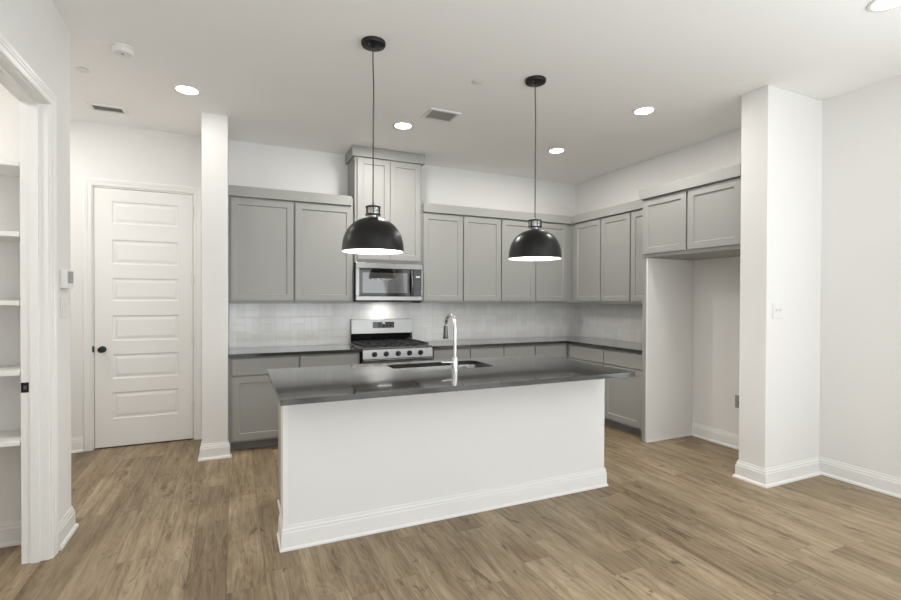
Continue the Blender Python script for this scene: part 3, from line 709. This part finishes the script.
# ------------------------------------------------------------------ pendant lamps
def pendant(label, loc):
    t = thing('pendant_lamp', label, 'pendant lamp', loc, 0, 'black dome pendants over the island')
    zc = H - loc[2]
    can = obj('canopy', lathe([(0.001, zc-0.026), (0.066, zc-0.026), (0.073, zc-0.023), (0.0765, zc-0.016), (0.0765, zc-0.0005), (0.001, zc-0.0005)], 40), M_black, t, True)
    bm = bmesh.new()
    for a in (0.6, 0.6+PI):
        add_lathe(bm, [(0.001, zc-0.029), (0.005, zc-0.029), (0.006, zc-0.0262), (0.001, zc-0.0262)], 12, mat=Matrix.Translation((0.04*math.cos(a), 0.04*math.sin(a), 0)))
    add_lathe(bm, [(0.001, zc-0.038), (0.008, zc-0.038), (0.010, zc-0.0262), (0.001, zc-0.0262)], 14)
    obj('canopy_screws', bm, M_gloss_black, can, True)
    cpts = [(0.0035*math.sin(k*0.7)*math.exp(-((k-14)/5.0)**2)*0.9, 0.002*math.sin(k*0.5+1)*math.exp(-((k-14)/5.0)**2), 0.300+(zc-0.0385-0.300)*k/16) for k in range(17)]
    obj('cord', tube(cpts, 0.0042, n=8), M_cord, t, True)
    cap = obj('socket_cap', lathe([(0.001, 0.2185), (0.026, 0.2185), (0.028, 0.228), (0.043, 0.230), (0.0445, 0.238), (0.0445, 0.277), (0.042, 0.285), (0.014, 0.290), (0.007, 0.304), (0.001, 0.304)], 36), M_capm, t, True)
    for rz0, rz1 in ((0.2285, 0.2385), (0.2765, 0.2865)):
        rg = obj('cap_ring', lathe([(0.0447, rz0), (0.0485, rz0+0.001), (0.0485, rz1-0.001), (0.0447, rz1), (0.0447, rz0)], 36), M_black, cap, True)
    for a in [2*PI*q/6+0.3 for q in range(6)]:
        obj('cap_rib', tube([(0.0462*math.cos(a), 0.0462*math.sin(a), 0.2387), (0.0462*math.cos(a), 0.0462*math.sin(a), 0.2763)], 0.0035, n=8), M_black, cap, True)
    n = 22; Rr, Hh, e = 0.195, 0.214, 2.0/2.3
    out = []
    for k in range(n+1):
        a = (PI/2)*k/n
        r = Rr*abs(math.cos(a))**e; z = Hh*abs(math.sin(a))**e
        if r > 0.028: out.append((r, z))
    out.append((0.028, Hh+0.004))
    inn = [(r-0.003, z-0.002 if z > 0.01 else z) for r, z in out if r > 0.035]
    bm = bmesh.new()
    prof = out + [(0.001, Hh+0.004)]
    add_lathe(bm, [(0.1935, -0.002)] + [(0.1955, -0.001)] + prof, 64)
    sh = obj('shade', bm, M_shade, t, True)
    li = obj('shade_lining', lathe([(0.1933, -0.0018)] + inn + [(0.001, Hh-0.004)], 64), M_shade_in, sh, True); li['label'] = 'white enamel inside of the shade'
    bl = obj('bulb', lathe([(0.001, 0.048), (0.018, 0.053), (0.029, 0.068), (0.031, 0.085), (0.025, 0.107), (0.015, 0.128), (0.014, 0.15), (0.001, 0.15)], 24), M_bulb, t, True)
    obj('bulb_holder', lathe([(0.001, 0.1505), (0.018, 0.1505), (0.018, 0.205), (0.001, 0.205)], 20), M_white_pl, t, True)
    d = bpy.data.lights.new('bulb_light', 'POINT'); d.energy = POW['pend']; d.shadow_soft_size = 0.033; d.color = (1, 0.95, 0.88)
    lo = bpy.data.objects.new('bulb_light', d); COL.objects.link(lo); lo.parent = t; lo.location = (0, 0, 0.040)
    return t
pendant('black dome pendant lamp hanging over the left half of the island', (0.803, 2.983, 1.7215))
pendant('black dome pendant lamp hanging over the right half of the island', (2.036, 2.987, 1.7235))

# ------------------------------------------------------------------ ceiling fittings
def downlight(label, x, y, watts):
    t = thing('recessed_light', label, 'ceiling light', (x, y, H), 0, 'round recessed ceiling lights')
    obj('trim_ring', lathe([(0.073, -0.0005), (0.098, -0.0005), (0.098, -0.004), (0.090, -0.008), (0.078, -0.006), (0.073, -0.0005)], 40), M_white_pl, t, True)
    obj('diffuser', lathe([(0.001, -0.0008), (0.0728, -0.0008), (0.0728, -0.0045), (0.001, -0.0045)], 40), M_lamp, t, True)
    d = bpy.data.lights.new('downlight', 'AREA'); d.shape = 'DISK'; d.size = 0.14; d.energy = watts; d.color = (1, 0.965, 0.915); d.spread = PI
    lo = bpy.data.objects.new('downlight', d); COL.objects.link(lo); lo.parent = t; lo.location = (0, 0, -0.010)
downlight('recessed ceiling light in front of the hall door and stub wall', -0.340, 4.268, POW['can1'])
downlight('recessed ceiling light in front of the tall microwave cabinet', 1.441, 4.292, POW['can2'])
downlight('recessed ceiling light near the back corner of the kitchen', 3.208, 4.301, POW['can3'])
downlight('recessed ceiling light in front of the fridge bay', 3.216, 3.083, POW['can4'])
downlight('recessed ceiling light cut off by the top right edge of the photo', 3.253, 1.400, POW['can5'])
# two more fittings, unseen, added to brighten the hall and the pantry
downlight('recessed ceiling light in the hall behind the left wall, out of sight', -1.75, 4.55, POW['hall'])
downlight('recessed ceiling light inside the pantry, out of sight', -2.20, 2.60, POW['pantry'])
def vent(label, x0, x1, y0, y1, n):
    t = thing('ceiling_vent', label, 'ceiling vent', ((x0+x1)/2, (y0+y1)/2, H), 0, 'white ceiling vents')
    a, b = (x1-x0)/2, (y1-y0)/2; w = 0.026
    bm = bmesh.new()
    add_box(bm, -a, a, -b, -b+w, -0.010, -0.0005); add_box(bm, -a, a, b-w, b, -0.010, -0.0005)
    add_box(bm, -a, -a+w, -b+w, b-w, -0.010, -0.0005); add_box(bm, a-w, a, -b+w, b-w, -0.010, -0.0005)
    obj('frame', bm, M_white_pl, t)
    obj('duct_opening', box(-a+w, a-w, -b+w, b-w, -0.0015, -0.0005), M_vent_in, t)  # thin dark sheet, its colour stands in for shade inside the duct
    bm = bmesh.new()
    for k in range(n):
        x = -a+w+(2*a-2*w)*(k+0.5)/n
        vs = add_box(bm, -0.0050, 0.0050, -b+w, b-w, -0.0006, 0.0006)
        bmesh.ops.transform(bm, matrix=Matrix.Translation((x, 0, -0.006)) @ Matrix.Rotation(0.7, 4, 'Y'), verts=vs)
    obj('louvers', bm, M_louver, t)
    return t
vent('slim white ceiling vent above the hall door', -1.128, -0.858, 4.885, 5.050, 13)
vent('square white ceiling vent between the two pendants', 1.520, 1.812, 3.788, 4.030, 11)
t = thing('smoke_detector', 'round white smoke detector on the ceiling near the hall', 'smoke detector', (-0.665, 3.738, H))
obj('base_plate', lathe([(0.001, -0.010), (0.070, -0.010), (0.072, -0.008), (0.072, -0.0005), (0.001, -0.0005)], 40), M_white_pl, t, True)
obj('housing', lathe([(0.001, -0.042), (0.030, -0.042), (0.052, -0.038), (0.062, -0.026), (0.064, -0.0105), (0.001, -0.0105)], 40), M_white_pl, t, True)
obj('test_button', lathe([(0.001, -0.045), (0.009, -0.045), (0.011, -0.0425), (0.001, -0.0425)], 20), M_grey_pl, t, True, loc=(0.0, -0.012, 0))
def sprinkler(label, x, y):
    t = thing('sprinkler_cover', label, 'sprinkler', (x, y, H), 0, 'flat sprinkler cover plates')
    obj('cover_plate', lathe([(0.001, -0.008), (0.036, -0.008), (0.041, -0.006), (0.041, -0.004), (0.001, -0.004)], 36), M_white_pl, t, True)
    obj('gap_ring', lathe([(0.001, -0.0038), (0.036, -0.0038), (0.036, -0.0005), (0.001, -0.0005)], 36), M_grey_pl, t, True)
sprinkler('round white sprinkler cover on the ceiling left of the smoke detector', -0.990, 4.207)
sprinkler('round white sprinkler cover on the ceiling between the pendant canopies', 1.660, 3.195)

# ------------------------------------------------------------------ wall fittings
t = thing('thermostat', 'small white alarm keypad with grey screen on the left wall end', 'thermostat', (L, 3.485, 1.475))
obj('housing', box(0.0005, 0.034, -0.062, 0.062, 0.0, 0.108, bevel=0.004), M_white_pl, t)
sc_ = obj('screen', box(0.0342, 0.0352, -0.050, 0.050, 0.030, 0.098), M_grey_pl, t); sc_['label'] = 'grey screen'
def plate(name, label, cat, loc, rotz, w, h, toggles, kind, group=None):
    t = thing(name, label, cat, loc, rotz, group)
    obj('cover_plate', box(-w/2, w/2, -0.006, -0.0004, 0, h, bevel=0.0025), M_white_pl, t)
    for k in range(toggles):
        x = (k-(toggles-1)/2)*0.046
        if kind == 'switch':
            bm = box(x-0.005, x+0.005, -0.0145, -0.0062, h/2-0.004, h/2+0.012, bevel=0.0015); add_box(bm, x-0.009, x+0.009, -0.0072, -0.0061, h/2-0.020, h/2+0.020)
            obj('toggle', bm, M_white_pl, t)
        elif kind == 'rocker':
            obj('rocker', box(x-0.016, x+0.016, -0.0095, -0.0062, h/2-0.033, h/2+0.033, bevel=0.0015), M_white_pl, t)
        else:
            so = obj('socket', box(x-0.033, x+0.033, -0.0085, -0.0062, h/2-0.016, h/2+0.016, bevel=0.0015), M_white_pl, t)
            for sx in (-0.019, 0.019):
                for dz in (-0.005, 0.005): obj('slot', box(x+sx-0.004, x+sx+0.004, -0.0092, -0.0086, h/2+dz-0.0011, h/2+dz+0.0011), M_grey_pl, so)
    return t
plate('light_switch', 'white light switch plate on the left wall below the keypad', 'light switch', (L, 3.490, 1.305), PI/2, 0.120, 0.118, 2, 'rocker')
plate('light_switch', 'white two-toggle light switch plate on the right stub wall', 'light switch', (3.808, QY, 1.281), 0, 0.116, 0.118, 2, 'switch')
plate('wall_outlet', 'white outlet lying sideways on the tile below the leftmost wall cabinet', 'outlet', (0.211, 5.4135, 0.972), 0, 0.118, 0.074, 1, 'outlet', 'white outlets on the tile')
plate('wall_outlet', 'white outlet lying sideways on the tile just left of the range', 'outlet', (0.752, 5.4135, 0.974), 0, 0.118, 0.074, 1, 'outlet', 'white outlets on the tile')
t = thing('water_valve_box', 'grey valve box low on the wall inside the empty fridge bay', 'valve box', (R, 2.985, 0.375))
bm = bmesh.new()
add_box(bm, -0.006, -0.0005, -0.075, -0.060, 0, 0.15); add_box(bm, -0.006, -0.0005, 0.060, 0.075, 0, 0.15); add_box(bm, -0.006, -0.0005, -0.060, 0.060, 0, 0.015); add_box(bm, -0.006, -0.0005, -0.060, 0.060, 0.135, 0.15)
obj('frame', bm, M_white_pl, t)
obj('recess', box(-0.003, -0.0005, -0.0595, 0.0595, 0.0155, 0.1345), M_grey_pl, t)
obj('valve', tube([(-0.0035, 0, 0.06), (-0.03, 0, 0.06), (-0.03, 0, 0.085)], 0.008, n=12), M_steel, t, True)
